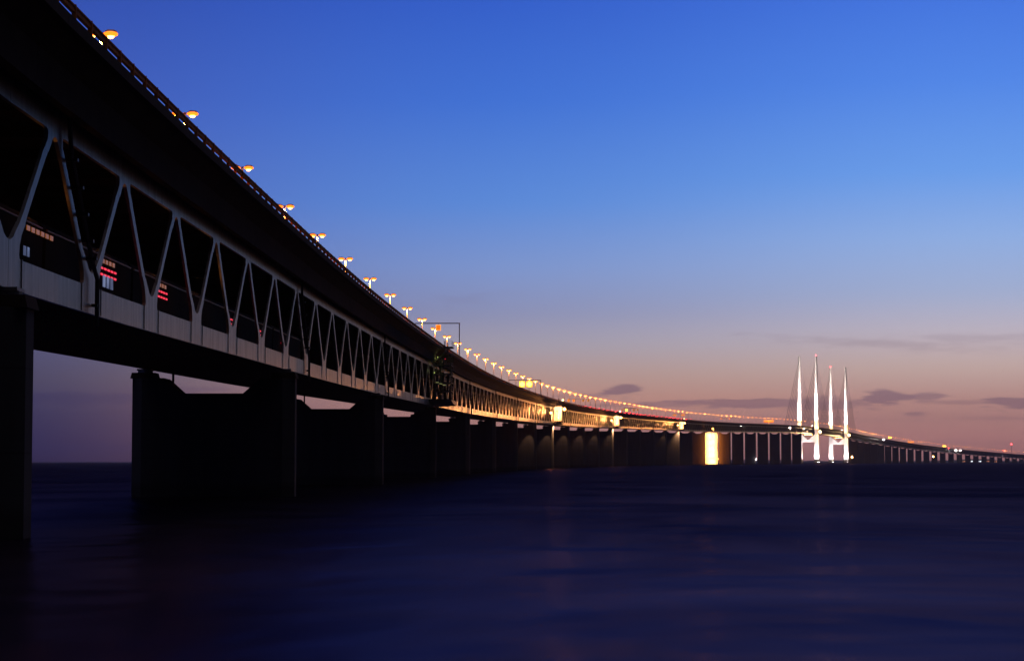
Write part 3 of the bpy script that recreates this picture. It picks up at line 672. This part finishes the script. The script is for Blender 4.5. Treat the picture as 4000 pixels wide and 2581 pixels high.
# added sodium floods that put an orange glow on the two neighbouring piers
for sn, un, sgn in ((PIERS[20], -2.6, -1), (PIERS[22], WT + 2.2, 1)):
    q0 = P(sn - 5.0, un, zabs=0); top = axis(sn)[2] - 4
    lp = MB().tube((q0.x, q0.y, -3), (q0.x, q0.y, top), .12, n=6).build('added_lamp_mast', DSTEEL, root); lp.parent = None
    lp.name = 'added_flood_mast'; tag(lp, 'added mast of sodium floods for orange glow at the %s pier beside the blazing sheeting' % ('nearer' if sgn < 0 else 'farther'), 'light mast')
    for j in range(6):
        hh_ = 3 + j * (top - 4) / 5
        point_light('sodium_flood_light', (q0.x, q0.y - .4, hh_), 5200 if sgn < 0 else 8000, (1., .26, .03), .3, lp)  # added light for the orange glow on the pier
        MB().box((q0.x, q0.y, hh_), (.5, .4, .4)).build('flood_lamp', DSTEEL, lp)
fx = MB().box((9.8, -3.3, 7.5), (.6, .3, .6)).build('flood_lamp', DSTEEL, root); MB().ball((9.8, -3.8, 7.5), .55).build('lamp_glass', FLOODG, fx)
MB().bar((9.8, -3.2, 7.5), (8.6, -3.2, 7.2), .12).build('lamp_arm', DSTEEL, root)
h0 = zt + 4.2
fx = MB().box((2.5, -3.4, h0), (1.2, .4, 1.2)).build('flood_lamp', DSTEEL, root)
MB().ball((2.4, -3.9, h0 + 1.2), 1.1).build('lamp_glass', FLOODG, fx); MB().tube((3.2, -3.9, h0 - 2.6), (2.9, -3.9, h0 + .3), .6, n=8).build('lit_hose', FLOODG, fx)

# ------------------------------------------------------------------ train on the rail deck
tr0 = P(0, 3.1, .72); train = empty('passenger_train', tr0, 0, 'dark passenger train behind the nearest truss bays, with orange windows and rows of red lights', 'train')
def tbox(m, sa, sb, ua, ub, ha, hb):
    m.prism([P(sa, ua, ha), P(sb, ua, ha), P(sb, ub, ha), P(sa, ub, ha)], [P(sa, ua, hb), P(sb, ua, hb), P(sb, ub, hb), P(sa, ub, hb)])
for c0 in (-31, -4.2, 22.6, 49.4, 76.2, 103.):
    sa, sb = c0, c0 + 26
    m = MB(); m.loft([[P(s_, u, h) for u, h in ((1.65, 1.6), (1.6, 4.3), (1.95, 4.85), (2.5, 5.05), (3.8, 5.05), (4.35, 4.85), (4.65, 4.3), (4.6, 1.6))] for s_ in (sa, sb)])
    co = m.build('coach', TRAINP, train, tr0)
    m = MB(); tbox(m, sa + .3, sb - .3, 1.80, 1.86, 4.74, 4.80); 
    m = MB(); m.loft([[P(s_, u, h) for u, h in ((1.56, 4.36), (1.56, 4.44), (1.66, 4.48), (1.66, 4.33))] for s_ in (sa + .2, sb - .2)]); m.build('roof_edge', TRUST, co, tr0)
    for b in range(2):
        s_ = sa + 3.5 + 19*b
        m = MB(); m.tube(P(s_ - 1.1, 1.9, 1.3), P(s_ - 1.1, 4.3, 1.3), .45, n=12).tube(P(s_ + 1.1, 1.9, 1.3), P(s_ + 1.1, 4.3, 1.3), .45, n=12); tbox(m, s_ - 1.7, s_ + 1.7, 2.0, 4.2, 1.35, 1.62); m.build('bogie', BLACK, co, tr0)
def twin(s_, n_, h, w_, ht, gap, mt, name):
    for i in range(n_):
        m = MB(); a = s_ + i*(w_ + gap); tbox(m, a, a + w_, 1.555, 1.60, h, h + ht); m.build(name, mt, train, tr0)
for bay, (s_, n_) in enumerate(((-9., 6), (11.6, 4), (31.7, 4), (50., 3), (71., 3), (90., 2), (110., 1))):
    if bay < 3: twin(s_, n_, 3.95, .75, .26, .38, ORW, 'lit_window')
    if bay in (0, 3): twin(s_ - .6, 2, 2.55, .45, .5, .35, PALEW, 'skyglow_window')
    if bay == 1: twin(s_ + .3, 3, 2.45, .8, .75, .45, PALEW, 'skyglow_window')
    point_light('trackside_light', P(s_ + 2.5, 1.0, 5.8), 20, (1., .32, .06), .15) if bay < 4 else None
    if bay in (1, 2, 4, 5, 6):
        twin(s_ - .4, n_ + 1, 3.55, .7, .13, .4, REDT, 'red_light'); twin(s_ - .4, n_ + 1, 3.15, .7, .13, .4, REDT, 'red_light')
MB  # noqa

# ------------------------------------------------------------------ cars with tail lights on the near carriageway
def car_proto():
    r = empty('car', (0, 0, 0))
    m = MB(); m.loft([[(x*w_, y, zz) for x, zz in ((-1, .3), (1, .3), (1, hgt), (-1, hgt))] for y, w_, hgt in ((-2.2, .84, .85), (-2.0, .9, .95), (1.2, .9, .92), (2.1, .82, .7))]); m.build('body', CARP, r)
    m = MB(); m.loft([[(x*w_, y, zz) for x, zz in ((-.88, .9), (.88, .9), (.7, hgt), (-.7, hgt))] for y, w_, hgt in ((-1.9, .9, 1.0), (-1.2, .92, 1.42), (.3, .92, 1.45), (1.2, .9, .97))]); m.build('cabin', CARG, r)
    for x in (-.78, .78):
        for y in (-1.35, 1.35): MB().tube((x - .1, y, .32), (x + .1, y, .32), .32, n=12).build('wheel', TYRE, r)
        MB().box((x*.86, -2.24, .80), (.42, .08, .22)).build('tail_light', REDG, r)
    MB().box((0, -1.62, 1.3), (.7, .06, .07)).build('brake_light', REDG, r)
    return r
cp = car_proto(); ncar = 0; s = 1330.; rng = random.Random(11)
while s < 2470:
    o = cp if ncar == 0 else copy_tree(cp)
    lane = -.9 if ncar % 2 else 2.6
    o.location = P(s, lane, HD + .03); o.rotation_euler = (0, 0, -TD(s)); ncar += 1
    tag(o, f'dark car with red tail lights, {ordw(ncar)} from the camera in the line of traffic', 'car', 'cars driving away along the near carriageway')
    s += rng.uniform(17, 27)

# ------------------------------------------------------------------ small things: navigation lamps, mast, harbour
def nav_lamp(px, py, s, mt, label, r_, un=-1.9):
    u = u_at(s, px); p = P(s, u, 0); zz = HC + (1806 - py)/FPX*p.y; p.z = zz
    root = empty('navigation_lamp', p, -TD(s), label, 'navigation lamp', 'small lamps on the piers')
    MB().tube((0, 0, -1.6), (0, 0, -.1), .2, n=8).build('stem', DSTEEL, root); MB().box((0, .9, -1.6), (.3, 2.2, .2)).build('bracket', DSTEEL, root)
    MB().ball((0, 0, .4), r_).build('lamp_glass', mt, root)
nav_lamp(3326, 1788, 4530 - 3.2, WARMG, 'orange lamp low on the first pier right of the pylons', 1.6)
nav_lamp(3642, 1786, WEST[9] - 3.2, WARMG, 'orange lamp low on a pier midway between pylons and right edge', 2.0)
nav_lamp(2952, 1797, PIERS[24] - 3, WHITEG, 'tiny white lamp at the waterline left of the pylons', .5)
def deck_lamp(px, py, s, mt, label, r_):
    nav_lamp(px, py, s, mt, label, r_)
deck_lamp(2895, 1667, PIERS[23] - 2, WHITEG, 'white lamp on the truss above the fourth gap right of the sheeted pier', .8)
deck_lamp(3085, 1674, PIERS[27] - 2, WHITEG, 'white lamp on the truss two piers before the pylons', .9)
deck_lamp(3139, 1676, 3800, WHITEG, 'white lamp on the deck side just left of the right near leg', .9)
deck_lamp(3450, 1721, 5120, WHITEG, 'white lamp on the truss beyond the pylons', 1.1)
deck_lamp(3732, 1762, 6500, WHITEG, 'left one of two white lamps close together near the right edge', 1.0)
deck_lamp(3748, 1762, 6560, WHITEG, 'right one of two white lamps close together near the right edge', 1.2)
deck_lamp(3907, 1775, 7330, WHITEG, 'white lamp on the deck closest to the right edge', 1.3)
deck_lamp(3703, 1754, 6370, REDG, 'small red lamp on the deck beyond the second glowing gantry', 1.0)
deck_lamp(3920, 1763, 7380, REDG, 'red lamp on the deck left of the tall mast', 1.6)
# red-tipped mast
Ym = 9300; b0 = at_px(3948, 0, Ym); root = empty('radio_mast', b0, 0, 'thin mast with a red light on top near the right edge', 'mast')
MB().tube((0, 0, 0), (0, 0, 80), 1.0, .6, 6).build('mast', DSTEEL, root); MB().ball((0, 0, 82.5), 2.6).build('beacon_lamp', REDG, root)
# harbour buildings seen between the far piers
for i, (px, w_, h_, mt, lab) in enumerate(((3756, 30, 12, WARMG, 'low harbour shed with warm light between far piers'), (3788, 44, 14, WHITEG, 'long white-lit harbour hall, left of its twin between far piers'), (3821, 44, 14, WHITEG, 'long white-lit harbour hall, right of its twin between far piers'), (3854, 36, 14, WARMG, 'harbour building with a reddish lit roof line'), (3885, 30, 10, WARMG, 'small lit shed near the right edge of the far shore'))):
    b0 = at_px(px, 0, 9400); root = empty('harbour_building', b0, 0, lab, 'building', 'lit buildings on the far shore')
    m = MB(); m.box((0, 6, h_/2 - 1), (w_, 12, h_)); m.build('wall', WALL, root)
    m = MB(); m.loft([[(x, y, zz) for y, zz in ((-.8, h_ - 1), (12.8, h_ - 1), (6, h_ + 2))] for x in (-w_/2 - .5, w_/2 + .5)]); m.build('roof', DSTEEL, root)
    for j in range(4):
        m = MB(); m.box((-w_*.36 + j*w_*.24, -.15, h_*.45), (w_*.17, .3, 2.6 if mt is WHITEG else 1.2)); m.build('window', mat('hall_window_white', (.8, .8, .8), emit=(.9, .95, 1.), strength=4) if mt is WHITEG else mat('hall_window_warm', (.8, .5, .3), emit=(1., .35, .15), strength=2.5), root)

# ------------------------------------------------------------------ thin sea haze
hz = MB(); hz.box((0, 5600, 130), (9000, 12400, 262)); hzm = bpy.data.materials.new('haze'); hzm.use_nodes = True
T = hzm.node_tree
for n in list(T.nodes): T.nodes.remove(n)
ho = T.nodes.new('ShaderNodeOutputMaterial'); hv = T.nodes.new('ShaderNodeVolumePrincipled'); T.links.new(hv.outputs[0], ho.inputs['Volume'])
hv.inputs['Color'].default_value = (1., .78, .74, 1); hv.inputs['Density'].default_value = 4.2e-5; hv.inputs['Anisotropy'].default_value = .6
ho_ = hz.build('haze', hzm); tag(ho_, kind='stuff')
